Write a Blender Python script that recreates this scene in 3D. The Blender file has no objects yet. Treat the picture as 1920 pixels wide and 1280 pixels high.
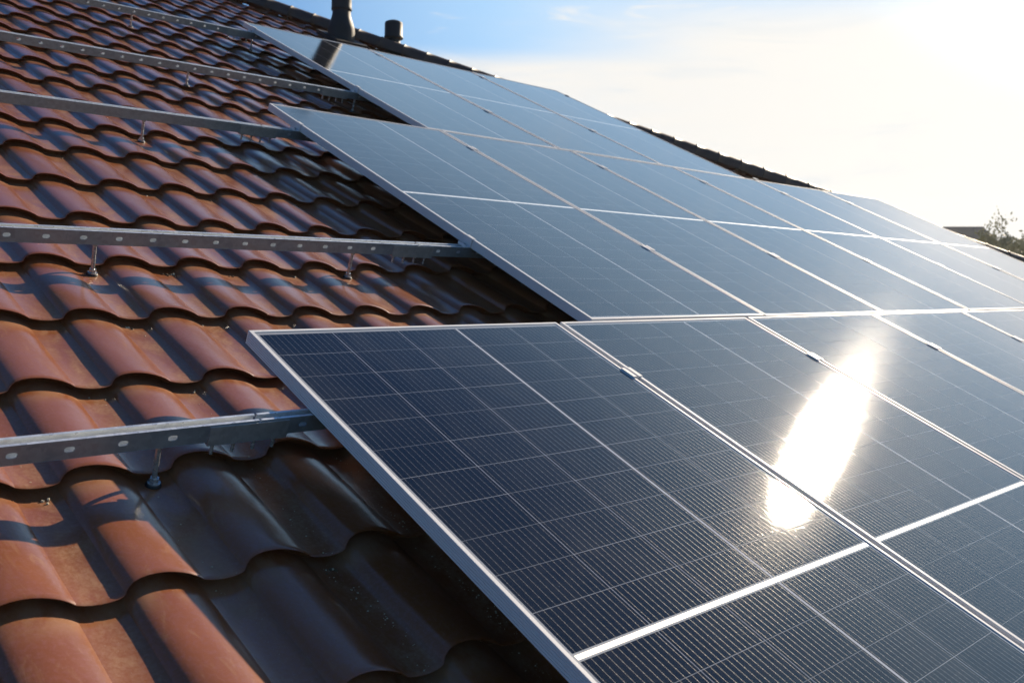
import bpy, bmesh, math, random
import numpy as np
from mathutils import Matrix, Vector, Euler

R = math.radians
scene = bpy.context.scene
col = scene.collection
random.seed(7)
rng = np.random.default_rng(11)

# ------------------------------------------------------------------ camera
cam_data = bpy.data.cameras.new("camera")
cam = bpy.data.objects.new("camera", cam_data)
col.objects.link(cam)
cam_rot = Matrix(((0.7206885, 0.0325421, -0.6924948),
                  (-0.6928626, 0.0675876, -0.7178951),
                  (0.0234423, 0.9971825, 0.0712568)))
cam.matrix_world = Matrix.Translation((-1.13829, -2.11495, 4.75742)) @ cam_rot.to_4x4()
cam_data.lens = 33.243
cam_data.sensor_width = 36
cam_data.clip_start = 0.05
cam_data.clip_end = 6000
cam_data.dof.use_dof = True
cam_data.dof.focus_distance = 2.5
cam_data.dof.aperture_fstop = 6.3
scene.camera = cam

# ------------------------------------------------------------------ light
SUN_DIR = Vector((0.871, 0.183, 0.455)).normalized()
SUN_EL = math.asin(SUN_DIR.z)
SUN_ROT = math.atan2(SUN_DIR.x, SUN_DIR.y)          # clockwise from +Y
sun_data = bpy.data.lights.new("sun", 'SUN')
sun_data.energy = 5.0
sun_data.angle = R(0.53)
sun_data.color = (1.0, 0.83, 0.62)
sun = bpy.data.objects.new("sun", sun_data)
col.objects.link(sun)
sun.rotation_euler = SUN_DIR.to_track_quat('Z', 'Y').to_euler()
sun.location = SUN_DIR * 40

scene.view_settings.view_transform = 'Standard'
scene.view_settings.look = 'None'
scene.view_settings.exposure = 0.75
scene.view_settings.gamma = 1
scene.view_settings.use_curve_mapping = False


# ------------------------------------------------------------------ node helpers
class G:
    """tiny expression builder for math nodes"""
    def __init__(self, nt):
        self.nt = nt

    def m(self, op, *a, clamp=False):
        n = self.nt.nodes.new('ShaderNodeMath')
        n.operation = op
        n.use_clamp = clamp
        for i, x in enumerate(a):
            self.put(n.inputs[i], x)
        return n.outputs[0]

    def put(self, sock, x):
        if isinstance(x, bpy.types.NodeSocket):
            self.nt.links.new(x, sock)
        else:
            sock.default_value = x

    def sstep(self, x, a, b):
        """smooth 0 -> 1 while x goes a -> b (a > b allowed)"""
        n = self.nt.nodes.new('ShaderNodeMapRange')
        n.interpolation_type = 'SMOOTHSTEP'
        self.put(n.inputs[0], x)
        if a < b:
            n.inputs[1].default_value, n.inputs[2].default_value = a, b
        else:
            n.inputs[1].default_value, n.inputs[2].default_value = b, a
            n.inputs[3].default_value, n.inputs[4].default_value = 1, 0
        return n.outputs[0]

    def maprange(self, x, a, b, c, d):
        n = self.nt.nodes.new('ShaderNodeMapRange')
        self.put(n.inputs[0], x)
        for i, v in enumerate((a, b, c, d)):
            n.inputs[i + 1].default_value = v
        return n.outputs[0]

    def near(self, x, c, w):
        """1 where |x - c| < w"""
        return self.m('LESS_THAN', self.m('ABSOLUTE', self.m('SUBTRACT', x, c)), w)

    def noise(self, vec, scale, detail=3, rough=.5, dist=0.0):
        n = self.nt.nodes.new('ShaderNodeTexNoise')
        if vec is not None:
            self.nt.links.new(vec, n.inputs['Vector'])
        n.inputs['Scale'].default_value = scale
        n.inputs['Detail'].default_value = detail
        n.inputs['Roughness'].default_value = rough
        n.inputs['Distortion'].default_value = dist
        return n.outputs[0]

    def scale(self, vec, s):
        n = self.nt.nodes.new('ShaderNodeMapping')
        self.nt.links.new(vec, n.inputs[0])
        n.inputs['Scale'].default_value = s
        return n.outputs[0]

    def mix(self, fac, a, b):
        n = self.nt.nodes.new('ShaderNodeMix')
        n.data_type = 'RGBA'
        self.put(n.inputs[0], fac)
        for s, x in ((n.inputs[6], a), (n.inputs[7], b)):
            if isinstance(x, bpy.types.NodeSocket):
                self.nt.links.new(x, s)
            else:
                s.default_value = (*x, 1)
        return n.outputs[2]

    def bump(self, h, strength, dist, normal=None):
        n = self.nt.nodes.new('ShaderNodeBump')
        n.inputs['Strength'].default_value = strength
        n.inputs['Distance'].default_value = dist
        self.nt.links.new(h, n.inputs['Height'])
        if normal is not None:
            self.nt.links.new(normal, n.inputs['Normal'])
        return n.outputs[0]


# ------------------------------------------------------------------ world sky with clouds
world = bpy.data.worlds.new("World")
scene.world = world
world.use_nodes = True
nt = world.node_tree
g = G(nt)
sky = nt.nodes.new('ShaderNodeTexSky')
sky.sky_type = 'NISHITA'
sky.sun_disc = False
sky.sun_elevation = SUN_EL
sky.sun_rotation = SUN_ROT
sky.air_density = 1.0
sky.dust_density = 0.12
sky.ozone_density = 3.0
tc = nt.nodes.new('ShaderNodeTexCoord')
dvec = tc.outputs['Generated']
sep = nt.nodes.new('ShaderNodeSeparateXYZ')
nt.links.new(dvec, sep.inputs[0])
dot = nt.nodes.new('ShaderNodeVectorMath')
dot.operation = 'DOT_PRODUCT'
nt.links.new(dvec, dot.inputs[0])
dot.inputs[1].default_value = SUN_DIR
ca = dot.outputs['Value']
z = sep.outputs[2]
n1 = g.noise(g.scale(dvec, (2.5, 2.5, 16)), 1.6, 6, .6, .4)
n2 = g.noise(g.scale(dvec, (3, 3, 22)), 2.7, 7, .62, .8)
# cloud bank lying on the horizon
zz = g.m('ADD', z, g.m('MULTIPLY', g.m('SUBTRACT', n1, .5), .022))
bank = g.sstep(zz, .231, .206)
bank = g.m('MULTIPLY', bank, g.m('MULTIPLY', g.maprange(n2, .25, .6, .82, 1.0), g.sstep(ca, .05, .55)))
# thin white veil round the sun, thicker low down
veil = g.m('MULTIPLY', g.sstep(g.m('ADD', ca, g.m('MULTIPLY', g.m('SUBTRACT', n1, .5), .08)), .80, .925), g.sstep(z, .30, .235))
# wisps of high cloud
wisp = g.m('MULTIPLY', g.sstep(n2, .56, .74), g.m('MULTIPLY', g.sstep(z, .22, .26), g.sstep(z, .60, .34)))
wisp = g.m('MULTIPLY', wisp, .75)
bg = nt.nodes['Background']
n3 = g.noise(g.scale(dvec, (2, 2, 13)), 2.2, 7, .6, 1.2)
cloud_col = g.mix(g.sstep(ca, .945, .992), (11.2, 10.9, 10.4), (15.0, 16.5, 18.5))
cloud_col = g.mix(g.m('MULTIPLY', g.sstep(n3, .50, .72), g.maprange(ca, .80, .96, .75, .15)), cloud_col, (8.0, 9.0, 9.9))
tint = nt.nodes.new('ShaderNodeMix')
tint.data_type = 'RGBA'
tint.blend_type = 'MULTIPLY'
tint.inputs[0].default_value = 1
nt.links.new(sky.outputs[0], tint.inputs[6])
tint.inputs[7].default_value = (.56, .91, 1.22, 1)
low = g.m('MULTIPLY', g.sstep(z, .68, .46), g.sstep(ca, .60, .86))
c = g.mix(g.m('MULTIPLY', low, .85), tint.outputs[2], g.mix(g.sstep(z, .20, .40), (6.2, 9.3, 12.5), (6.0, 9.5, 13.2)))
c = g.mix(wisp, c, cloud_col)
c = g.mix(veil, c, cloud_col)
c = g.mix(bank, c, cloud_col)
nt.links.new(c, bg.inputs[0])
bg.inputs[1].default_value = 0.05


# ------------------------------------------------------------------ materials
def new_mat(name):
    m = bpy.data.materials.new(name)
    m.use_nodes = True
    nt = m.node_tree
    b = nt.nodes['Principled BSDF']
    t = nt.nodes.new('ShaderNodeTexCoord')
    return m, nt, G(nt), b, t.outputs['Object']


def plain(name, colr, rough=.5, metal=0.0, nscale=30, namt=.15, coat=0.0, bump=0.0):
    m, nt, g, b, oc = new_mat(name)
    n = g.noise(oc, nscale, 5, .6)
    lo = tuple(v * (1 - namt) for v in colr)
    hi = tuple(min(1, v * (1 + namt)) for v in colr)
    nt.links.new(g.mix(n, lo, hi), b.inputs['Base Color'])
    g.put(b.inputs['Roughness'], g.maprange(n, .3, .7, max(0, rough - .08), min(1, rough + .08)))
    b.inputs['Metallic'].default_value = metal
    b.inputs['Coat Weight'].default_value = coat
    if bump:
        nt.links.new(g.bump(n, bump, .002), b.inputs['Normal'])
    return m


def make_tile_mat():
    m, nt, g, b, oc = new_mat("painted_tile_sheet")
    at = nt.nodes.new('ShaderNodeAttribute')
    at.attribute_name = 'valley'
    val = at.outputs['Fac']
    at2 = nt.nodes.new('ShaderNodeAttribute')
    at2.attribute_name = 'along'
    along = at2.outputs['Fac']
    big = g.noise(oc, 3.0, 4, .6)
    mid = g.noise(g.scale(oc, (1, .55, 1)), 16, 6, .65, .6)
    fine = g.noise(oc, 120, 4, .7)
    speck = g.noise(oc, 330, 2, .5)
    smear = g.noise(g.scale(oc, (1, .25, 1)), 26, 5, .7, 2.2)
    base = g.mix(big, (.165, .049, .012), (.290, .090, .021))
    base = g.mix(g.sstep(fine, .4, .75), base, (.24, .084, .05))
    # dust lying in the pans and rubbed smears on the rolls
    dust = g.m('MULTIPLY', val, g.sstep(mid, .36, .62))
    dust = g.m('MULTIPLY', dust, g.maprange(fine, .35, .65, .25, 1.0))
    dust2 = g.m('MULTIPLY', g.sstep(smear, .54, .72), .34)
    grime = g.m('MULTIPLY', g.sstep(along, .80, 1.0), g.sstep(mid, .3, .6))
    d = g.m('MAXIMUM', g.m('MULTIPLY', dust, .85), dust2)
    d = g.m('MAXIMUM', d, g.m('MULTIPLY', grime, .55))
    colr = g.mix(d, base, (.31, .175, .095))
    sp = g.m('MULTIPLY', g.sstep(speck, .735, .765), g.maprange(val, 0, 1, .25, .9))
    colr = g.mix(sp, colr, (.52, .45, .34))
    nt.links.new(colr, b.inputs['Base Color'])
    rough = g.m('ADD', g.maprange(mid, .3, .7, .30, .42), g.m('MULTIPLY', d, .35))
    g.put(b.inputs['Roughness'], rough)
    b.inputs['Specular IOR Level'].default_value = .2
    g.put(b.inputs['Coat Weight'], g.maprange(d, 0, .7, 1.0, .35))
    b.inputs['Coat Roughness'].default_value = .17
    b.inputs['Coat IOR'].default_value = 1.6
    wob = g.noise(g.scale(oc, (1, .5, 1)), 9, 2, .5)
    nn = g.bump(wob, .5, .006)
    nn = g.bump(fine, .2, .0012, nn)
    nt.links.new(nn, b.inputs['Normal'])
    nt.links.new(nn, b.inputs['Coat Normal'])
    return m


def make_cell_mat():
    m, nt, g, b, oc = new_mat("solar_cell_glass")
    s = nt.nodes.new('ShaderNodeSeparateXYZ')
    nt.links.new(oc, s.inputs[0])
    u, v = s.outputs[0], s.outputs[1]
    x = g.m('SUBTRACT', u, .018)
    inside_x = g.m('MULTIPLY', g.m('GREATER_THAN', x, 0), g.m('LESS_THAN', x, 1.0585))
    xm = g.m('MODULO', g.m('MAXIMUM', x, 0), .212)
    t = g.m('SUBTRACT', 1.192, g.m('ABSOLUTE', g.m('ADD', v, 1.192)))   # distance from the nearer short edge
    y = g.m('SUBTRACT', t, .0225)
    ym = g.m('MODULO', g.m('MAXIMUM', y, 0), .1055)
    inside_y = g.m('MULTIPLY', g.m('GREATER_THAN', y, 0), g.m('LESS_THAN', y, 1.1600))
    colgap = g.near(xm, .2110, .0009)
    wide = g.near(x, .6350, .0036)
    colgap = g.m('MAXIMUM', colgap, wide)
    rowgap = g.near(ym, .1050, .0006)
    idc = nt.nodes.new('ShaderNodeCombineXYZ')
    g.put(idc.inputs[0], g.m('FLOOR', g.m('DIVIDE', x, .212)))
    g.put(idc.inputs[1], g.m('FLOOR', g.m('DIVIDE', g.m('ADD', v, .0232), .1055)))
    oi = nt.nodes.new('ShaderNodeObjectInfo')
    g.put(idc.inputs[2], g.m('MULTIPLY', oi.outputs['Random'], 37.0))
    wn = nt.nodes.new('ShaderNodeTexWhiteNoise')
    nt.links.new(idc.outputs[0], wn.inputs[0])
    wns = nt.nodes.new('ShaderNodeSeparateColor')
    nt.links.new(wn.outputs[1], wns.inputs[0])
    rowgap = g.m('MULTIPLY', rowgap, g.maprange(wns.outputs[1], .1, .7, .5, 1.0))
    cell = g.m('MULTIPLY', inside_x, inside_y)
    cell = g.m('MULTIPLY', cell, g.m('SUBTRACT', 1.0, g.m('MAXIMUM', colgap, rowgap)))
    # wires of the cells and their solder pads
    xb = g.m('MODULO', xm, .0175)
    wire = g.near(xb, .0088, .00034)
    yp = g.m('MODULO', g.m('ADD', ym, .0095), .0173)
    pad = g.m('MULTIPLY', g.near(xb, .0088, .0008), g.near(yp, .0146, .0009))
    wire = g.m('MULTIPLY', g.m('MAXIMUM', wire, pad), cell)
    # wide ribbon across the middle
    mid = g.m('LESS_THAN', g.m('ABSOLUTE', g.m('ADD', v, 1.192)), .0052)
    brk = g.m('LESS_THAN', g.m('ABSOLUTE', g.m('SUBTRACT', g.m('MODULO', g.m('ADD', x, .0065), .424), .004)), .0012)
    ribbon = g.m('MULTIPLY', g.m('MULTIPLY', mid, inside_x), g.m('SUBTRACT', 1.0, brk))
    # tone of each half cell
    cellc = g.mix(wn.outputs[0], (.0042, .0060, .0105), (.0075, .0098, .0150))
    sheet = g.mix(g.m('GREATER_THAN', y, 1.155), (.30, .32, .35), (.40, .42, .44))
    colr = g.mix(cell, sheet, cellc)
    colr = g.mix(g.m('MULTIPLY', wide, g.m('MULTIPLY', inside_x, inside_y)), colr, (.46, .48, .52))
    colr = g.mix(wire, colr, (.16, .152, .14))
    colr = g.mix(ribbon, colr, (.86, .85, .82))
    # dust film, streaks and a few marks on the glass
    dn = g.noise(g.scale(oc, (1, .5, 1)), 5, 6, .65, .8)
    spot = g.noise(oc, 38, 3, .5)
    film = g.m('MULTIPLY', g.sstep(dn, .42, .75), .026)
    marks = g.m('MULTIPLY', g.sstep(spot, .755, .79), .22)
    film = g.m('MAXIMUM', film, marks)
    colr = g.mix(film, colr, (.55, .55, .52))
    nt.links.new(colr, b.inputs['Base Color'])
    met = g.m('MAXIMUM', g.m('MULTIPLY', wire, .2), g.m('MULTIPLY', ribbon, .4))
    g.put(b.inputs['Metallic'], met)
    g.put(b.inputs['Roughness'], g.m('SUBTRACT', .5, g.m('MULTIPLY', wire, .12)))
    b.inputs['Specular IOR Level'].default_value = 0
    # front glass: a sharp lobe plus a faint wide one from the fine pressed texture
    grain = g.noise(oc, 520, 2, .6)
    grain2 = g.noise(oc, 190, 2, .7)
    nn = g.bump(g.m('ADD', g.m('MULTIPLY', grain, .5), grain2), .32, .0003)
    nn2 = g.bump(g.m('ADD', grain, grain2), .5, .0003)

    def lobe(rough, normal):
        gl = nt.nodes.new('ShaderNodeBsdfAnisotropic')
        gl.distribution = 'BECKMANN'
        gl.inputs['Roughness'].default_value = rough
        gl.inputs['Color'].default_value = (1, 1, 1, 1)
        nt.links.new(normal, gl.inputs['Normal'])
        return gl.outputs[0]

    mx = nt.nodes.new('ShaderNodeMixShader')
    mx.inputs[0].default_value = .0095
    nt.links.new(lobe(.076, nn), mx.inputs[1])
    nt.links.new(lobe(.116, nn2), mx.inputs[2])
    fr = nt.nodes.new('ShaderNodeFresnel')
    fr.inputs['IOR'].default_value = 1.50
    out = nt.nodes['Material Output']
    mx2 = nt.nodes.new('ShaderNodeMixShader')
    nt.links.new(fr.outputs[0], mx2.inputs[0])
    nt.links.new(b.outputs[0], mx2.inputs[1])
    nt.links.new(mx.outputs[0], mx2.inputs[2])
    nt.links.new(mx2.outputs[0], out.inputs[0])
    return m


def make_steel(name, tint=(.56, .60, .64), rough=.40):
    m, nt, g, b, oc = new_mat(name)
    vo = nt.nodes.new('ShaderNodeTexVoronoi')
    vo.inputs['Scale'].default_value = 95
    nt.links.new(oc, vo.inputs['Vector'])
    n = g.noise(g.scale(oc, (.25, 1, 1)), 40, 5, .65)
    sepc = nt.nodes.new('ShaderNodeSeparateColor')
    nt.links.new(vo.outputs['Color'], sepc.inputs[0])
    f = g.m('ADD', g.m('MULTIPLY', sepc.outputs[0], .45), g.m('MULTIPLY', n, .55))
    lo = tuple(v * .72 for v in tint)
    nt.links.new(g.mix(f, lo, tuple(min(1, v * 1.12) for v in tint)), b.inputs['Base Color'])
    b.inputs['Metallic'].default_value = .6
    g.put(b.inputs['Roughness'], g.maprange(f, .2, .8, rough - .06, rough + .14))
    nt.links.new(g.bump(n, .08, .001), b.inputs['Normal'])
    return m


M = {}
M['tile'] = make_tile_mat()
M['cell'] = make_cell_mat()
M['steel'] = make_steel('galvanised_steel', (.34, .39, .44), .36)
M['steel_lip'] = make_steel('highlit_rolled_edge', (.78, .82, .86), .30)  # rail steel made lighter: sky highlight on the top edges painted in
M['steel_in'] = make_steel('lit_inner_zinc', (.86, .88, .88), .45)  # same rail steel lightened so inside walls and holes look lit
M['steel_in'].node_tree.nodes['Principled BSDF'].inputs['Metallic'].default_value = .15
M['steel'].node_tree.nodes['Principled BSDF'].inputs['Metallic'].default_value = .6
M['zinc'] = make_steel('zinc_bolt', (.50, .50, .50), .22)
M['plate'] = make_steel('dull_splice_steel', (.42, .44, .46), .38)
M['alu'] = plain('anodised_aluminium', (.64, .65, .67), .5, .0, 60, .03)
M['alu'].node_tree.nodes['Principled BSDF'].inputs['Specular IOR Level'].default_value = .12
M['back'] = plain('white_backsheet', (.7, .7, .7), .6)
M['rubber'] = plain('black_rubber', (.012, .012, .013), .5)
M['vent'] = plain('dark_vent_plastic', (.011, .011, .011), .6, 0, 20, .25, 0)
M['cap'] = plain('dark_brown_cap_metal', (.060, .038, .030), .55, 0, 14, .3, 0)
M['wall'] = plain('pale_render', (.55, .52, .46), .85, 0, 6, .08, 0, .3)
M['roof_far'] = plain('dark_brown_roofing', (.10, .085, .075), .7, 0, 2.5, .35)  # lightened, distance haze painted into the colour
M['roof_red'] = plain('weathered_red_roofing', (.17, .095, .075), .8, 0, 3, .3)
M['bark'] = plain('grey_brown_bark', (.20, .17, .13), .9, 0, 12, .4, 0, .5)  # bark paled to carry the haze over the far trees
M['leaf'] = plain('yellow_green_leaf', (.30, .28, .13), .6, 0, 1.6, .5)  # leaf colour lightened in place of haze
M['leaf_dark'] = plain('dull_green_leaf', (.18, .185, .09), .65, 0, 1.6, .5)  # also lightened, haze mixed into the green
M['grass'] = plain('lawn_grass', (.06, .085, .028), .95, 0, .35, .5)
M['dry'] = plain('dry_leaf_scrap', (.10, .06, .03), .8, 0, 60, .4)
M['chip'] = plain('pale_grit', (.55, .47, .33), .8, 0, 60, .25)
M['glass'] = plain('dark_window_glass', (.02, .025, .03), .08)


# ------------------------------------------------------------------ mesh helpers
class MB:
    def __init__(self):
        self.v, self.f, self.mi, self.sm = [], [], [], []

    def add(self, vs, fs, mi=0, smooth=False):
        o = len(self.v)
        self.v += [tuple(p) for p in vs]
        for f in fs:
            self.f.append(tuple(i + o for i in f))
            self.mi.append(mi)
            self.sm.append(smooth)

    def box(self, x0, x1, y0, y1, z0, z1, mi=0):
        v = [(x, y, zz) for zz in (z0, z1) for y in (y0, y1) for x in (x0, x1)]
        self.add(v, [(0, 2, 3, 1), (4, 5, 7, 6), (0, 1, 5, 4), (2, 6, 7, 3), (0, 4, 6, 2), (1, 3, 7, 5)], mi)

    def cyl(self, p0, p1, r0, r1=None, n=16, mi=0, caps=True, smooth=True):
        r1 = r0 if r1 is None else r1
        p0, p1 = Vector(p0), Vector(p1)
        q = (p1 - p0).to_track_quat('Z', 'Y')
        vs = []
        for p, r in ((p0, r0), (p1, r1)):
            for k in range(n):
                a = 2 * math.pi * k / n
                vs.append(p + q @ Vector((r * math.cos(a), r * math.sin(a), 0)))
        self.add(vs, [(k, (k + 1) % n, n + (k + 1) % n, n + k) for k in range(n)], mi, smooth)
        if caps:
            self.add(vs[:n], [tuple(range(n - 1, -1, -1))], mi)
            self.add(vs[n:], [tuple(range(n))], mi)

    def lathe(self, prof, n=28, mi=0, origin=(0, 0, 0)):
        """prof: (radius, height) from bottom to top"""
        o = Vector(origin)
        vs = []
        for r, h in prof:
            for k in range(n):
                a = 2 * math.pi * k / n
                vs.append(o + Vector((r * math.cos(a), r * math.sin(a), h)))
        fs = []
        for i in range(len(prof) - 1):
            for k in range(n):
                fs.append((i * n + k, i * n + (k + 1) % n, (i + 1) * n + (k + 1) % n, (i + 1) * n + k))
        self.add(vs, fs, mi, True)
        self.add(vs[-n:], [tuple(range(n))], mi)

    def mesh(self, name, mats, merge=0.0):
        me = bpy.data.meshes.new(name)
        me.from_pydata(self.v, [], self.f)
        for m in mats:
            me.materials.append(m)
        me.polygons.foreach_set('material_index', self.mi)
        me.polygons.foreach_set('use_smooth', self.sm)
        if merge:
            bm = bmesh.new()
            bm.from_mesh(me)
            bmesh.ops.remove_doubles(bm, verts=bm.verts, dist=merge)
            bmesh.ops.recalc_face_normals(bm, faces=bm.faces)
            bm.to_mesh(me)
            bm.free()
        me.update()
        return me


def link(name, data, parent=None):
    o = bpy.data.objects.new(name, data)
    col.objects.link(o)
    if parent is not None:
        o.parent = parent
    return o


def part(name, mb, mat, parent, merge=0.0):
    return link(name, mb.mesh(name, mat if isinstance(mat, list) else [mat], merge), parent)


def tag(o, label, cat, group=None, kind=None):
    if label:
        o['label'] = label
    if cat:
        o['category'] = cat
    if group:
        o['group'] = group
    if kind:
        o['kind'] = kind
    return o


def thing(name, mw, label, cat, group=None):
    o = link(name, None)
    o.empty_display_size = .1
    o.matrix_world = mw
    return tag(o, label, cat, group)


def copy_tree(o, parent=None):
    c = o.copy()
    col.objects.link(c)
    if parent is not None:
        c.parent = parent
    for ch in list(o.children):
        copy_tree(ch, c)
    return c


# ------------------------------------------------------------------ the roof frame: u along the eave, v up the slope, n out of the roof
PITCH = R(24)
Z0 = 4.6
GLARE_HAZE = .0007  # density of the added glare veil
ROOF = Matrix.Translation((0, 0, Z0)) @ Matrix.Rotation(PITCH, 4, 'X')


def at(u, v, n=0.0):
    return ROOF @ Matrix.Translation((u, v, n))


def w(u, v, n=0.0):
    return ROOF @ Vector((u, v, n))


# ------------------------------------------------------------------ house: tiled slopes, hip caps, walls
V_EAVE, V_RIDGE = -3.0, 8.6
U_LEFT = -3.6
HIP_K = 5.005 / 5.374                      # du per -dv along the hip


def hip_u(v):
    return 3.835 + (6.545 - v) * HIP_K


WAVE, COURSE, LIP = .222, .347, .0225
NOTCH0, NOSE0, PAN_N = -.288, .040, -.157
prof = [(0, .0100), (.004, .0195), (.010, .0285), (.018, .0355), (.030, .0410), (.045, .0438), (.060, .0440),
        (.075, .0425), (.090, .0388), (.105, .0332), (.118, .0268), (.130, .0185), (.138, .0110), (.1405, .0082),
        (.150, .0046), (.165, .0014), (.180, 0), (.195, .0008), (.208, .0028), (.217, .0062)]


def build_tiles():
    k0, k1 = math.floor((U_LEFT - NOTCH0) / WAVE), math.ceil((hip_u(V_EAVE) - NOTCH0) / WAVE)
    us, hs, crest = [], [], []
    for k in range(k0, k1 + 1):
        for x, h in prof:
            us.append(NOTCH0 + k * WAVE + x)
            hs.append(h)
            crest.append(max(0.0, 1 - h / .010))
    us, hs, crest = np.array(us), np.array(hs), np.array(crest)
    setback = .58 * hs                      # the nose of a roll lies a little farther up than that of a pan
    hs = .50 * hs
    r0 = math.floor((V_EAVE - NOSE0) / COURSE)
    r1 = math.ceil((V_RIDGE - NOSE0) / COURSE)
    rows = []                               # (v, offset of the sheet, share of the course)
    for r in range(r0, r1):
        vb = NOSE0 + r * COURSE
        for s, dn in ((.030, -9), (.011, -8), (.0008, -7), (0, -6), (.004, .0013), (.012, .0012), (.06, 0), (.13, 0), (.2, 0), (.27, 0), (.32, 0), (COURSE + .030, 0)):
            if dn < -5:
                off = {-9: -.001, -8: LIP - .0045, -7: LIP - .0032, -6: LIP - .0012}[dn]
            else:
                off = LIP * (1 - s / COURSE) + dn * .4
            rows.append((vb + s, off, s / COURSE, 1.0 if (dn < -5 or s < .02 or s > COURSE) else (.25 if s < .07 else 0)))
    nu, nv = len(us), len(rows)
    vv = np.array([a for a, _, _, _ in rows])
    oo = np.array([a for _, a, _, _ in rows])
    aa = np.array([a for _, _, a, _ in rows])
    U = np.repeat(us[None, :], nv, 0)
    V = np.repeat(vv[:, None], nu, 1)
    N = PAN_N - LIP + oo[:, None] + hs[None, :]
    N = N + .0011 * np.sin(U * 9.1 + V * 2.3) * np.sin(V * 5.7 - U * 3.1) + .0006 * np.sin(U * 31 + V * 17)
    nose = np.array([a for _, _, _, a in rows])
    V = V + nose[:, None] * setback[None, :]
    V = V - .0020 * np.sin(U * 5.0 + np.round(V / COURSE) * 2.1)
    HU = 3.835 + (6.545 - V) * HIP_K
    over = U > HU
    U = np.minimum(U, HU)
    P = np.stack([U, V, N], -1).reshape(-1, 3)
    idx = np.arange(nu * nv).reshape(nv, nu)
    q = np.stack([idx[:-1, :-1], idx[:-1, 1:], idx[1:, 1:], idx[1:, :-1]], -1).reshape(-1, 4)
    ov = over.reshape(-1)
    keep = ~(ov[q].all(1))
    q = q[keep]
    me = bpy.data.meshes.new("roof_slope")
    me.vertices.add(len(P))
    me.vertices.foreach_set('co', P.ravel())
    me.loops.add(q.size)
    me.loops.foreach_set('vertex_index', q.ravel())
    me.polygons.add(len(q))
    me.polygons.foreach_set('loop_start', np.arange(0, q.size, 4))
    me.polygons.foreach_set('loop_total', np.full(len(q), 4))
    me.polygons.foreach_set('use_smooth', np.ones(len(q), bool))
    me.update(calc_edges=True)
    a = me.attributes.new('valley', 'FLOAT', 'POINT')
    a.data.foreach_set('value', np.repeat(crest[None, :], nv, 0).ravel().astype(np.float32))
    a = me.attributes.new('along', 'FLOAT', 'POINT')
    a.data.foreach_set('value', np.repeat(aa[:, None], nu, 1).ravel().astype(np.float32))
    # crisp folds: under the nose, at the notch and along the roll's foot
    ne = len(me.edges)
    ev = np.empty(ne * 2, int)
    me.edges.foreach_get('vertices', ev)
    ev = ev.reshape(-1, 2)
    r_ = ev // nu
    c_ = ev % nu
    same_r = r_[:, 0] == r_[:, 1]
    same_c = c_[:, 0] == c_[:, 1]
    sharp = (same_r & np.isin(r_[:, 0] % 12, (0, 1, 2, 3, 11))) | (same_c & np.isin(c_[:, 0] % len(prof), (0, 13)))
    sa = me.attributes.get('sharp_edge') or me.attributes.new('sharp_edge', 'BOOLEAN', 'EDGE')
    sa.data.foreach_set('value', sharp)
    me.materials.append(M['tile'])
    me.update()
    return me


house = thing('house', ROOF, 'house under a brown pressed-metal tile roof that carries all the solar panels', 'house')
link('roof_slope', build_tiles(), house)

# the hidden slopes and walls, in world directions
INV = ROOF.inverted()


def wl(p):
    return tuple(INV @ Vector(p))


e_u = hip_u(V_EAVE)
pe = w(e_u, V_EAVE, -.17)                    # front right eave corner
pr = w(hip_u(V_RIDGE), V_RIDGE, -.17)        # hip meets ridge
pl = w(U_LEFT, V_EAVE, -.17)
prl = w(U_LEFT, V_RIDGE, -.17)
back_y = 2 * pr.y - pe.y
mb = MB()
mb.add([wl(pe), wl((pe.x, back_y, pe.z)), wl(pr)], [(0, 1, 2)])
part('end_slope', mb, M['tile'], house)
mb = MB()
mb.add([wl(pr), wl((pe.x, back_y, pe.z)), wl((pl.x, back_y, pe.z)), wl(prl)], [(0, 1, 2, 3)])
part('rear_slope', mb, M['tile'], house)
mb = MB()
x0, x1, y0, y1, zt = pl.x + .3, pe.x - .45, pe.y + .45, back_y - .45, pe.z + .12
cr = [(x0, y0), (x1, y0), (x1, y1), (x0, y1)]
vs = [wl((x, y, 0.0)) for x, y in cr] + [wl((x, y, zt)) for x, y in cr]
mb.add(vs, [(0, 1, 5, 4), (1, 2, 6, 5), (2, 3, 7, 6), (3, 0, 4, 7)])
mb.add([wl((x0, y0, zt)), wl((x0, y1, zt)), wl((x0, pr.y, pr.z - .15))], [(0, 1, 2)])
part('wall', mb, M['wall'], house)
mb = MB()
mb.box(U_LEFT, e_u, V_EAVE - .05, V_EAVE + .0, -.36, -.19)
part('fascia', mb, M['cap'], house)

# half-round caps along the hip, each lapping over the one below
hip_top, hip_bot = Vector((hip_u(V_RIDGE - .1), V_RIDGE - .1, 0)), Vector((hip_u(V_EAVE), V_EAVE, 0))
hip_dir_uv = (hip_bot - hip_top).normalized()
hip_up = (INV.to_3x3() @ Vector((0, 0, 1)))
hx = hip_dir_uv
hy = hip_up - hx * hip_up.dot(hx)
hy.normalize()
hz = hx.cross(hy)
CAP_L = .229


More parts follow.
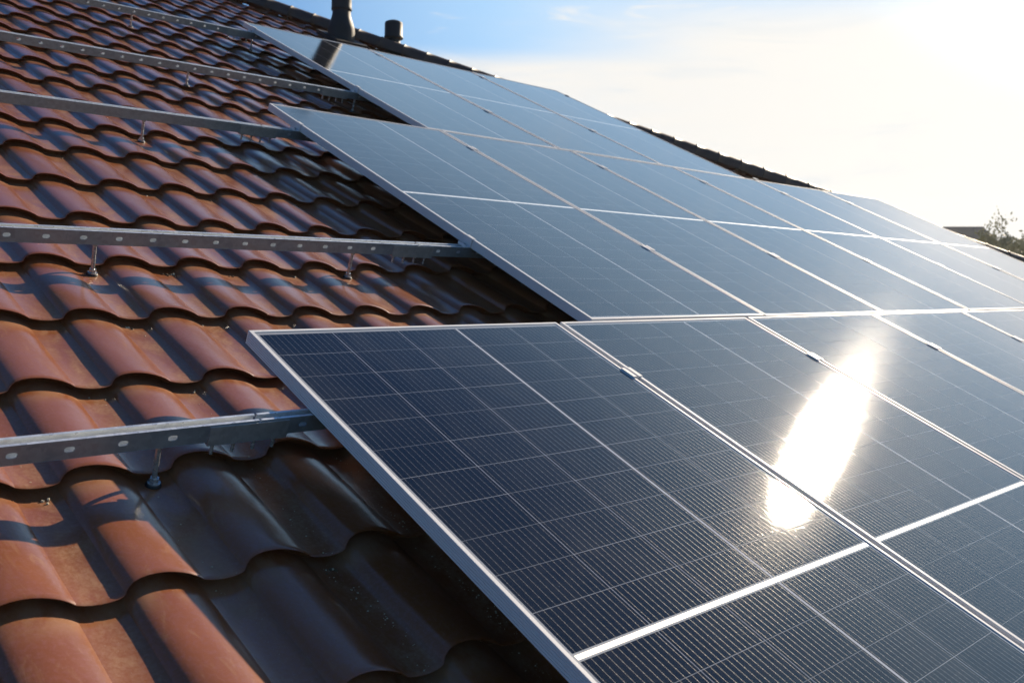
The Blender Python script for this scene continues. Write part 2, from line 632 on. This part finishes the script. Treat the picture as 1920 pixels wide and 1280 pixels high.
def cap_mesh():
    mb = MB()
    n = 12
    rings = []
    for s, r, dn in ((0.0, .0935, 0), (.006, .0945, 0), (.012, .0935, 0), (.013, .0895, 0), (CAP_L * .5, .0890, -.0005), (CAP_L - .002, .0885, -.001),
                     (CAP_L + .004, .0880, -.001)):
        ring = []
        for k in range(n + 1):
            a = math.pi * (-.06 + 1.12 * k / n)
            ring.append((s, r * math.cos(a) * 1.06, r * math.sin(a) + dn))
        rings.append(ring)
    vs = [p for ring in rings for p in ring]
    m_ = n + 1
    fs = [(i * m_ + k, i * m_ + k + 1, (i + 1) * m_ + k + 1, (i + 1) * m_ + k) for i in range(len(rings) - 1) for k in range(n)]
    mb.add(vs, fs, 0, True)
    # rolled end flange and closed end
    mb.add(rings[0], [tuple(range(m_))])
    mb.add(rings[-1], [tuple(range(m_ - 1, -1, -1))])
    return mb.mesh('hip_cap', [M['cap']])


cap_me = cap_mesh()
cap_basis = Matrix((hx, hz, hy)).transposed().to_4x4()
n_caps = int((hip_bot - hip_top).length / CAP_L)
HIP_N = -.128
for k in range(n_caps):
    p = hip_top + hx * (k * CAP_L)
    if p.y < -2.0:
        break
    o = link('hip_cap', cap_me, house)
    o.matrix_local = Matrix.Translation((p.x, p.y, HIP_N)) @ cap_basis @ Matrix.Rotation(R(random.uniform(-1.5, 1.5)), 4, 'X')

# ------------------------------------------------------------------ solar panels
PW, PH, PT = 1.096, 2.384, .035
GAP = .022


def frame_mesh():
    pr_ = [(.028, -PT), (0, -PT)]
    for k in range(5):
        a = -PT + .0042 + k * .0058
        pr_ += [(0, a), (.0018, a + .0006), (.0018, a + .0018), (0, a + .0024)]
    pr_ += [(0, -.0008), (.0008, 0), (.0098, 0), (.0104, -.0005), (.0104, -.0034)]
    mb = MB()
    n = len(pr_)
    vs = []
    for d, h in pr_:
        vs += [(d, -d, h), (PW - d, -d, h), (PW - d, -PH + d, h), (d, -PH + d, h)]
    fs = []
    for i in range(n - 1):
        for k in range(4):
            a, b2 = i * 4 + k, i * 4 + (k + 1) % 4
            fs.append((a, a + 4, b2 + 4, b2))
    mb.add(vs, fs)
    return mb.mesh('panel_frame', [M['alu']])


def glass_mesh():
    mb = MB()
    a = .0102
    x0, x1, y0, y1 = a, PW - a, -PH + a, -a
    t, b2 = -.0022, -.0068
    mb.add([(x0, y0, t), (x1, y0, t), (x1, y1, t), (x0, y1, t)], [(0, 1, 2, 3)], 0)
    mb.add([(x0, y0, b2), (x1, y0, b2), (x1, y1, b2), (x0, y1, b2)], [(3, 2, 1, 0)], 1)
    return mb.mesh('cell_glass', [M['cell'], M['back']])


frame_me, glass_me = frame_mesh(), glass_mesh()
mbj = MB()
mbj.box(PW * .5 - .06, PW * .5 + .06, -PH / 2 - .03, -PH / 2 + .03, -.026, -.0070)
jb_me = mbj.mesh('junction_box', [M['rubber']])


def make_panel():
    t = thing('solar_panel', Matrix.Identity(4), None, 'solar panel', 'solar panels on the tiled roof')
    link('frame', frame_me, t)
    link('cell_glass', glass_me, t)
    link('junction_box', jb_me, t)
    return t


ORD = ['first', 'second', 'third', 'fourth', 'fifth', 'sixth', 'seventh']
ROWS = [('front', 0.004, .004, .003, 6), ('middle', 1.2975, PH + .0217, 0.0, 6), ('rear', 2.3270, 2 * PH + .0434, -.001, 3)]
PANEL_LABEL = {
    ('front', 0): 'nearest solar panel of the front row, its dark cells and fine wires seen clearly',
    ('front', 1): 'front-row solar panel with the blinding sun glare in its upper half',
    ('front', 2): 'third solar panel in the front row, just right of the one with the sun glare',
    ('front', 3): 'fourth solar panel in the front row, cut by the photo edge',
    ('front', 4): 'fifth solar panel in the front row, mostly outside the photo',
    ('front', 5): 'sixth and last seen solar panel in the front row, barely inside the photo',
    ('middle', 0): 'leftmost solar panel of the middle row, its long ribbed side over the dark tiles',
    ('middle', 1): 'second solar panel of the middle row, between the leftmost panel and the third',
    ('middle', 2): 'third solar panel of the middle row, below the gap in the rear row',
    ('middle', 3): 'fourth solar panel of the middle row, with faint sun glitter at its lower edge',
    ('middle', 4): 'fifth solar panel of the middle row, next to the row end',
    ('middle', 5): 'last solar panel of the middle row, outlined against the white sky',
    ('rear', 0): 'first solar panel of the rear row, reflecting the black vent pipe at its top edge',
    ('rear', 1): 'middle solar panel of the rear row, between two others',
    ('rear', 2): 'last solar panel of the rear row, its corner standing against the sky above the hip',
}
panel0 = None
for name, u0, vtop, nn, cnt in ROWS:
    for k in range(cnt):
        if panel0 is None:
            panel0 = make_panel()
            p = panel0
        else:
            p = copy_tree(panel0)
        p.matrix_world = at(u0 + k * (PW + GAP), vtop, nn) @ Euler((random.uniform(-.0012, .0012), random.uniform(-.0012, .0012), 0)).to_matrix().to_4x4()
        p['label'] = PANEL_LABEL[(name, k)]

# ------------------------------------------------------------------ mounting rails
RW, RH = .028, .041                       # channel width (v) and height (n)


def channel(mb, ua, ub, hole_phase, slotted=True):
    """open steel channel along u from ua to ub, centred on v=0, top at n=0; oval holes in both side walls"""
    lip = .0052
    hc, ha, hb = -RH / 2, .0100, .0062     # hole centre height, half length, half height
    k = math.ceil((ua - hole_phase) / .1 - .5)
    cells = []
    x = ua
    while x < ub - 1e-6:
        cx = hole_phase + k * .1
        xe = min(ub, cx + .05)
        has = slotted and cx - .0115 > x and cx + .0115 < xe
        cells.append((x, xe, cx if has else None))
        x = xe
        k += 1
    for y in (-RW / 2, RW / 2):
        for x0, x1, cx in cells:
            if cx is None:
                mb.add([(x0, y, -RH), (x1, y, -RH), (x1, y, 0), (x0, y, 0)], [(0, 1, 2, 3)])
                continue
            inner, outer = [], []
            m_ = 20
            for q in range(m_):
                a = 2 * math.pi * (q + .5) / m_
                ca_, sa_ = math.cos(a), math.sin(a)
                inner.append((cx + (ha - hb) * (1 if ca_ > 0 else -1) + hb * ca_, y, hc + hb * sa_))
            # outer ring: the same count spread on the rectangle
            per = [(x1, hc), (x1, 0), (cx, 0), (x0, 0), (x0, hc), (x0, -RH), (cx, -RH), (x1, -RH)]
            ang = []
            for q in range(m_):
                a = 2 * math.pi * (q + .5) / m_
                px, pz = inner[q][0] - cx, inner[q][2] - hc
                sx = ((x1 - cx) if px > 0 else (cx - x0)) / max(abs(px), 1e-9)
                sz = (RH / 2) / max(abs(pz), 1e-9)
                s_ = min(sx, sz)
                ang.append((cx + px * s_, y, hc + pz * s_))
            # pull the samples nearest each corner onto it
            for cxx, czz in ((x1, 0), (x0, 0), (x0, -RH), (x1, -RH)):
                j = min(range(m_), key=lambda q: (ang[q][0] - cxx) ** 2 + (ang[q][2] - czz) ** 2)
                ang[j] = (cxx, y, czz)
            vs = inner + ang
            mb.add(vs, [(q, (q + 1) % m_, m_ + (q + 1) % m_, m_ + q) for q in range(m_)])
    for x0, x1, _ in cells:
        mb.add([(x0, -RW / 2, -RH), (x1, -RW / 2, -RH), (x1, RW / 2, -RH), (x0, RW / 2, -RH)], [(0, 1, 2, 3)])
        for sgn in (-1, 1):
            y = sgn * RW / 2
            yi = y - sgn * lip
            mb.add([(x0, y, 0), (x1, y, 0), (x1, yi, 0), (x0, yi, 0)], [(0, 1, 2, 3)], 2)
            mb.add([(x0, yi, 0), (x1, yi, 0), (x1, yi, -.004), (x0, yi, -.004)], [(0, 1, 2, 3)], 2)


def rail_part(ua, ub, phase, parent, slotted=True):
    mb = MB()
    channel(mb, ua, ub, phase, slotted)
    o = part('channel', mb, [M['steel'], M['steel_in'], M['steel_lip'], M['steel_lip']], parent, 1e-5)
    s = o.modifiers.new('thickness', 'SOLIDIFY')
    s.thickness = .0018
    s.offset = 0
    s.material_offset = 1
    return o


# name for labels, v of the rail, splice start, row's left edge, row's right end, left end, twist of the free piece
RAILS = [
    ('lowest rail', -.322, -.240, 0.004, 6.7, -1.6, R(.35), -.017),
    ('second lowest rail', .720, .935, 1.2975, 8.0, -1.6, R(.6), .047),
    ('middle rail', 2.090, .994, 1.2975, 7.9, -1.6, R(1.1), .047),
    ('second highest rail', 3.205, 2.075, 2.3270, 5.72, -1.2, R(1.6), .047),
    ('highest rail', 4.640, 2.12, 2.3270, 5.72, -.8, R(2.3), .047),
]
RAIL_LABEL = ['lowest steel rail, nearest, open channel with oval holes entering under the front row',
              'second steel rail from the bottom, row of pale holes, ending at the middle row',
              'third steel rail from the bottom, smooth side, meeting the top of the middle row',
              'fourth steel rail from the bottom, dotted with holes, running under the rear row',
              'topmost steel rail, farthest up the tiles, meeting the corner of the rear row']
RAIL_TOP = -.0355


def bolt_stud(mb, x, y, top, length, r=.004):
    mb.cyl((x, y, top), (x, y, top - length), r, n=10)
    mb.cyl((x, y, top), (x, y, top - .006), .0075, n=6, smooth=False)


for i, (nm, v, sp, ul, ur, uleft, tw, ph) in enumerate(RAILS):
    gap = sp + .115
    t = thing('mounting_rail', at(gap, v, RAIL_TOP), RAIL_LABEL[i], 'rail', 'steel mounting rails across the roof')
    right = rail_part(.003, ur - gap, (ph - gap) % .1, t)
    left = rail_part(uleft - gap, -.003, (ph - gap) % .1, t, i != 2)
    left.rotation_euler = (0, 0, tw)
    # splice sleeve bolted on the down-slope side
    mb = MB()
    a, b2 = sp - gap, sp - gap + .185
    mb.box(a, b2, -RW / 2 - .0052, -RW / 2 - .0014, -RH - .004, -.0035)
    mb.box(a, b2, -RW / 2 - .0052, RW / 2 + .0030, -RH - .0072, -RH - .0040)
    part('splice_plate', mb, M['plate'], t)
    for q in range(4):
        mb = MB()
        bolt_stud(mb, a + .020 + q * .048, -.004, -RH - .0072, .030)
        part('splice_bolt', mb, M['zinc'], t)

# ------------------------------------------------------------------ hanger bolts that carry the rails


def make_bolt():
    t = thing('roof_bolt', Matrix.Identity(4), None, 'bolt', 'hanger bolts under the rails')
    mb = MB()
    mb.cyl((0, 0, 0), (-.005, 0, .0845), .0056, n=14)
    part('rod', mb, M['zinc'], t)
    mb = MB()
    mb.cyl((0, 0, .0075), (0, 0, .016), .0098, n=6, smooth=False)
    mb.cyl((0, 0, .0055), (0, 0, .0076), .0135, n=18)
    part('nut', mb, M['zinc'], t)
    mb = MB()
    mb.lathe([(.0165, -.004), (.0165, .002), (.0140, .0056), (.006, .0058)], 20)
    part('washer', mb, M['rubber'], t)
    mb = MB()
    mb.cyl((-.005, 0, .078), (-.005, 0, .0838), .0098, n=6, smooth=False)
    part('top_nut', mb, M['zinc'], t)
    return t


BOLTS = [(0, -.331, 'thick steel bolt nearest of all, holding the lowest rail left of its splice'),
         (1, -.117, 'steel bolt under the left half of the second lowest rail'),
         (1, .774, 'steel bolt under the second lowest rail, just left of its splice plate'),
         (1, 1.664, 'thin steel bolt under the second lowest rail in the shade of the middle row'),
         (2, .552, 'steel bolt holding the middle rail well left of its splice'),
         (3, 1.218, 'steel bolt under the second highest rail, left of the rear row'),
         (3, 2.330, 'steel bolt on the second highest rail in the shade of the rear row'),
         (4, 1.440, 'small steel bolt under the topmost rail, left of the rear row'),
         (4, 2.330, 'dark bolt under the topmost rail at the corner of the rear row')]
b0 = None
for ri, u, lab in BOLTS:
    nm, v, sp, ul, ur, uleft, tw, ph = RAILS[ri]
    gap = sp + .115
    # snap to the middle of the nearest pan
    k = round((u - NOTCH0 - .180) / WAVE)
    uu = NOTCH0 + .180 + k * WAVE if ri else u
    vv = v + (math.tan(tw) * (uu - gap) if uu < gap else 0)
    course = ((vv - NOSE0) % COURSE) / COURSE
    base = PAN_N - LIP + LIP * (1 - course)
    if b0 is None:
        b0 = make_bolt()
        o = b0
    else:
        o = copy_tree(b0)
    o.matrix_world = at(uu, vv, base) @ Matrix.Diagonal((1, 1, (RAIL_TOP - RH - base) / .0838, 1))
    o['label'] = lab

# ------------------------------------------------------------------ clamps


def make_clamp():
    t = thing('panel_clamp', Matrix.Identity(4), None, 'clamp', 'clamps between the solar panels')
    mb = MB()
    for sgn in (-1, 1):
        x0, x1 = (.0085, .0215)
        a, b2 = (sgn * x0, sgn * x1) if sgn > 0 else (sgn * x1, sgn * x0)
        mb.box(a, b2, -.027, .027, .0006, .0040)
        xa, xb = sorted((sgn * .0060, sgn * .0084))
        mb.box(xa, xb, -.027, .027, -.016, .0040)
    mb.box(-.0059, .0059, -.027, .027, -.016, -.013)
    part('clamp_body', mb, M['alu'], t)
    mb = MB()
    mb.cyl((0, 0, -.0129), (0, 0, -.006), .0055, n=12)
    part('bolt_head', mb, M['zinc'], t)
    return t


clamp0 = None


def put_clamp(u, v, n, label):
    global clamp0
    if clamp0 is None:
        clamp0 = make_clamp()
        o = clamp0
    else:
        o = copy_tree(clamp0)
    o.matrix_world = at(u, v, n) @ Matrix.Rotation(R(random.uniform(-1.5, 1.5)), 4, 'Z')
    o['label'] = label


for rname, u0, vtop, nn, cnt in ROWS:
    for k in range(1, cnt):
        u = u0 + k * (PW + GAP) - GAP / 2
        pair = 'between the %s and %s panels of the %s row' % (ORD[k - 1], ORD[k], rname)
        if rname == 'front':
            put_clamp(u, -.337, nn, 'small silver clamp ' + pair)
        elif rname == 'middle':
            put_clamp(u, .716, nn, 'lower silver clamp ' + pair)
            put_clamp(u, 2.095, nn, 'upper silver clamp ' + pair)
        else:
            put_clamp(u, 3.197, nn, 'lower silver clamp ' + pair)
            put_clamp(u, 4.635, nn, 'upper silver clamp ' + pair)


def make_end_clamp():
    t = thing('end_clamp', Matrix.Identity(4), None, 'clamp', 'end clamps at the ends of the panel rows')
    mb = MB()
    mb.box(-.032, -.0015, -.022, .022, .0005, .0035)
    mb.box(-.0040, -.0015, -.022, .022, .0036, .0375)
    mb.box(-.0014, .0130, -.022, .022, .0352, .0380)
    mb.box(-.032, -.0295, -.022, .022, .0036, .0120)
    part('clamp_body', mb, M['alu'], t)
    mb = MB()
    mb.cyl((-.017, 0, .0036), (-.017, 0, .0100), .0065, n=6, smooth=False)
    part('bolt_head', mb, M['zinc'], t)
    return t


ec0 = make_end_clamp()
ec0.matrix_world = at(1.2975, .722, -.0350)
ec0['label'] = 'silver end clamp on the second lowest rail at the left edge of the middle row'
END = [(1.2975, 2.092, 0, 'silver end clamp on the middle rail at the left edge of the middle row'),
       (2.3270, 3.207, 0, 'silver end clamp on the second highest rail at the rear row edge'),
       (2.3270, 4.642, 0, 'silver end clamp on the topmost rail at the rear row corner'),
       (2.3270 + 3 * PW + 2 * GAP, 4.642, 1, 'end clamp at the far right edge of the rear row against the sky'),
       (1.2975 + 6 * PW + 5 * GAP, 2.092, 1, 'end clamp at the far right edge of the middle row against the sky')]
for u, v, flip, lab in END:
    o = copy_tree(ec0)
    o.matrix_world = at(u, v, -.0350) @ Matrix.Rotation(math.pi * flip, 4, 'Z')
    o['label'] = lab

# ------------------------------------------------------------------ vent pipes (upright)
vp = thing('vent_pipe', Matrix.Translation((3.867, 5.440, 6.880)), 'tall black vent pipe standing on the tiles behind the rear row', 'vent pipe')
mb = MB()
mb.lathe([(.122, -.16), (.123, .02), (.124, .075), (.120, .105), (.108, .145), (.094, .185), (.086, .215), (.083, .255)], 36)
part('pipe_base', mb, M['vent'], vp)
mb = MB()
mb.lathe([(.084, .254), (.0905, .256), (.0935, .262), (.0945, .275), (.092, .286), (.0915, .40), (.0915, .92)], 36)
part('pipe_sleeve', mb, M['vent'], vp)
mb = MB()
mb.lathe([(.080, .921), (.080, .95), (.115, .96), (.118, 1.02), (.09, 1.05), (.03, 1.065)], 36)
part('pipe_hood', mb, M['vent'], vp)
mb = MB()
pn = [(-.17, -.20), (.17, -.20), (.17, .17), (-.17, .17)]
Rm_ = Matrix.Rotation(PITCH, 3, 'X')
top = [Rm_ @ Vector((x, y, .018)) for x, y in pn]
bot = [Rm_ @ Vector((x, y, -.02)) for x, y in pn]
mb.add(top + bot, [(0, 1, 2, 3), (0, 4, 5, 1), (1, 5, 6, 2), (2, 6, 7, 3), (3, 7, 4, 0)])
part('flashing', mb, M['vent'], vp)

vc = thing('capped_vent_pipe', Matrix.Translation((4.50, 5.49, 6.888)), 'short dark vent pipe with a round cap showing just beyond the hip', 'vent pipe')
mb = MB()
mb.lathe([(.085, -.1), (.085, .02), (.066, .05), (.066, .155)], 32)
part('pipe_base', mb, M['vent'], vc)
mb = MB()
mb.lathe([(.068, .118), (.091, .120), (.093, .126), (.093, .140), (.0875, .146), (.0875, .262), (.083, .276), (.064, .286), (.020, .300), (.004, .303)], 36)
part('pipe_cap', mb, M['vent'], vc)

# ------------------------------------------------------------------ grit and leaf scraps on the tiles
mb = MB()


def pan_n(v):
    return PAN_N - LIP + LIP * (1 - ((v - NOSE0) % COURSE) / COURSE)


def scrap(u, v, n, s, mi, flat=.4):
    k = random.randint(5, 7)
    pts, top = [], []
    for q in range(k):
        a = 2 * math.pi * q / k + random.uniform(-.3, .3)
        r = s * random.uniform(.5, 1.1)
        pts.append((u + r * math.cos(a), v + r * math.sin(a) * .8, n))
        top.append((u + .6 * r * math.cos(a), v + .5 * r * math.sin(a), n + s * flat * random.uniform(.6, 1.2)))
    fs = [(q, (q + 1) % k, k + (q + 1) % k, k + q) for q in range(k)] + [tuple(range(k, 2 * k))]
    mb.add(pts + top, fs, mi)


for _ in range(900):
    k = random.randint(-3, 13)
    v = random.uniform(-1.2, 3.4)
    u = NOTCH0 + k * WAVE + random.choice((.18, .175, .19)) + random.gauss(0, .014)
    # grit gathers in the pans near the noses and in trails
    if math.sin(k * 7.3 + math.floor((v - NOSE0) / COURSE) * 3.1) < -.15:
        continue
    scrap(u, v, pan_n(v) + .0008, random.choice((.0008, .001, .0012, .0016, .0024)), 0)
for _ in range(420):
    k = random.choice((0, 1, 1, 1, 2, 2, 2, 3))
    v = random.uniform(-1.1, -.25)
    u = NOTCH0 - .222 + k * WAVE + .18 + random.gauss(0, .012) - .02 * math.sin(v * 9)
    if random.random() > .35 + .65 * abs(math.sin(v * 7 + k)):
        continue
    scrap(u, v, pan_n(v) + .0008, random.choice((.0007, .0009, .0012, .0012, .0019, .0027)), 0)
for u, v in ((.36, -.285), (.362, -.30), (.345, -.31)):
    for _ in range(4):
        scrap(u + random.gauss(0, .006), v + random.gauss(0, .006), pan_n(v) + .0008, .003, 0)
for _ in range(75):
    k = random.randint(-2, 12)
    r = random.randint(-2, 10)
    v = NOSE0 + r * COURSE - random.uniform(.012, .03)
    u = NOTCH0 + k * WAVE + .18 + random.gauss(0, .02)
    for _ in range(random.randint(1, 4)):
        scrap(u + random.gauss(0, .006), v + random.gauss(0, .005), pan_n(v) + .0008, random.uniform(.002, .0055), random.choice((1, 1, 0)), .7)
debris = link('roof_debris', mb.mesh('roof_debris', [M['chip'], M['dry']]))
debris.matrix_world = ROOF
tag(debris, 'pale grit and dry leaf scraps caught in the tile pans', None, None, 'stuff')

# ------------------------------------------------------------------ ground
mb = MB()
mb.add([(-3000, -3000, 0), (3000, -3000, 0), (3000, 3000, 0), (-3000, 3000, 0)], [(0, 1, 2, 3)])
gr = link('ground', mb.mesh('ground', [M['grass']]))
tag(gr, None, None, None, 'structure')

# ------------------------------------------------------------------ far house


def hip_roof(mb, cx, cy, z0, z1, lx, ly, rx, ry, mi=0, ang=0.0):
    """lx, ly half sizes at the eave; rx, ry half sizes at the top"""
    m_ = Matrix.Rotation(ang, 3, 'Z')
    vs = []
    for zz, ax, ay in ((z0, lx, ly), (z1, rx, ry)):
        for sx, sy in ((-1, -1), (1, -1), (1, 1), (-1, 1)):
            p = m_ @ Vector((sx * ax, sy * ay, 0))
            vs.append((cx + p.x, cy + p.y, zz))
    mb.add(vs, [(0, 1, 5, 4), (1, 2, 6, 5), (2, 3, 7, 6), (3, 0, 4, 7), (4, 5, 6, 7)], mi)


HC = Vector((56.0, 19.6))
nh = thing('neighbour_house', Matrix.Translation((HC.x, HC.y, 0)), 'distant house with a dark steep roof beyond the right end of the panels', 'house')
fa = math.atan2(18.543 - 20.085, 55.193 - 54.604)
mb = MB()
hip_roof(mb, 0, 0, 5.4, 8.1, 3.2, 2.6, 1.05, .10, 0, fa)
part('main_roof', mb, M['roof_far'], nh)
mb = MB()
m_ = Matrix.Rotation(fa, 3, 'Z')
wv = [m_ @ Vector((sx * 2.8, sy * 2.2, 0)) for sx, sy in ((-1, -1), (1, -1), (1, 1), (-1, 1))]
vs = [(p.x, p.y, 0) for p in wv] + [(p.x, p.y, 5.5) for p in wv]
mb.add(vs, [(0, 1, 5, 4), (1, 2, 6, 5), (2, 3, 7, 6), (3, 0, 4, 7)])
part('wall', mb, M['wall'], nh)
mb = MB()
off = m_ @ Vector((3.1, -1.4, 0))
hip_roof(mb, off.x, off.y, 4.6, 7.0, 2.6, 2.2, .9, .06, 0, fa)
part('wing_roof', mb, M['roof_red'], nh)
mb = MB()
q1 = m_ @ Vector((3.1, -1.4, 0))
wv = [q1 + m_ @ Vector((sx * 2.2, sy * 1.8, 0)) for sx, sy in ((-1, -1), (1, -1), (1, 1), (-1, 1))]
vs = [(p.x, p.y, 0) for p in wv] + [(p.x, p.y, 4.7) for p in wv]
mb.add(vs, [(0, 1, 5, 4), (1, 2, 6, 5), (2, 3, 7, 6), (3, 0, 4, 7)])
part('wing_wall', mb, M['wall'], nh)

# ------------------------------------------------------------------ trees behind the hip


def tree(name, loc, h, spread, label, cat, leafm, n_limbs, n_leaf, leaf_s, low, group, seed):
    rd = random.Random(seed)
    t = thing(name, Matrix.Translation(loc), label, cat, group)
    tr, cr_ = MB(), MB()

    def limb(p, d, L, r, depth):
        segs = 4
        q = p.copy()
        for s in range(segs):
            d2 = (d + Vector((rd.gauss(0, .16), rd.gauss(0, .16), rd.gauss(.05, .1)))).normalized()
            q2 = q + d2 * L / segs
            ra, rb = r * (1 - .7 * s / segs), r * (1 - .7 * (s + 1) / segs)
            tr.cyl(q, q2, ra, rb, n=6, caps=False)
            if depth < 3 and s >= 1:
                for _ in range(2 if depth else 2):
                    a = rd.uniform(0, 6.28)
                    side = Vector((math.cos(a), math.sin(a), rd.uniform(.3, 1.1))).normalized()
                    limb(q2, (d2 * .6 + side * .8).normalized(), L * rd.uniform(.38, .6), rb * .65, depth + 1)
            if depth >= 1:
                for _ in range(n_leaf):
                    c_ = q + (q2 - q) * rd.random() + Vector((rd.gauss(0, .07), rd.gauss(0, .07), rd.gauss(0, .07)))
                    e = Euler((rd.uniform(0, 6), rd.uniform(0, 6), rd.uniform(0, 6))).to_matrix()
                    sz = leaf_s * rd.uniform(.6, 1.3)
                    vs_ = [c_ + e @ Vector(v_) * sz for v_ in ((-1, 0, 0), (-.2, .5, .1), (1, 0, 0), (-.2, -.5, .1))]
                    cr_.add(vs_, [(0, 1, 2, 3)])
            q, d = q2, d2

    tr.cyl((0, 0, -.1), (0, 0, h * low), .10 * h / 6, .075 * h / 6, n=10)
    for k in range(n_limbs):
        a = 6.28 * k / n_limbs + rd.uniform(-.4, .4)
        dd = Vector((math.cos(a) * spread, math.sin(a) * spread, 1)).normalized()
        limb(Vector((0, 0, h * low * rd.uniform(.75, 1))), dd, h * (1 - low) * rd.uniform(.75, 1.0), .05 * h / 6, 0)
    part('trunk', tr, M['bark'], t)
    part('crown', cr_, leafm, t)
    return t


G_TREES = 'trees and bushes beyond the hip'
tree('fruit_tree', (23.40, 6.45, 0), 6.1, .16, 'thin sparse-leaved tree rising just right of the distant dark roof', 'tree', M['leaf'], 3, 1, .042, .76, G_TREES, 3)
tree('fruit_tree', (22.60, 5.60, 0), 5.75, .16, 'thin sparse-leaved tree at the right edge of the photo, beyond the roof', 'tree', M['leaf'], 3, 1, .042, .76, G_TREES, 8)
tree('bush', (23.0, 6.05, 0), 5.05, .40, 'bushy green shrub below the two thin trees, beyond the roof hip', 'bush', M['leaf_dark'], 6, 3, .075, .62, G_TREES, 5)
tree('bush', (30.5, 8.9, 0), 5.5, .42, 'dull green bush in front of the distant house', 'bush', M['leaf_dark'], 5, 3, .085, .66, G_TREES, 12)

# ------------------------------------------------------------------ scattering box added to stand in for lens glare
mh = bpy.data.materials.new('glare_haze_air')
mh.use_nodes = True
nth = mh.node_tree
nth.nodes.remove(nth.nodes['Principled BSDF'])
pv = nth.nodes.new('ShaderNodeVolumePrincipled')
pv.inputs['Color'].default_value = (.90, .95, 1.0, 1)
pv.inputs['Density'].default_value = GLARE_HAZE
pv.inputs['Anisotropy'].default_value = .8
nth.links.new(pv.outputs[0], nth.nodes['Material Output'].inputs['Volume'])
mb = MB()
mb.box(-30, 90, -40, 60, -1, 12)
hz = link('glare_haze', mb.mesh('glare_haze', [mh]))
tag(hz, None, None, None, 'stuff')
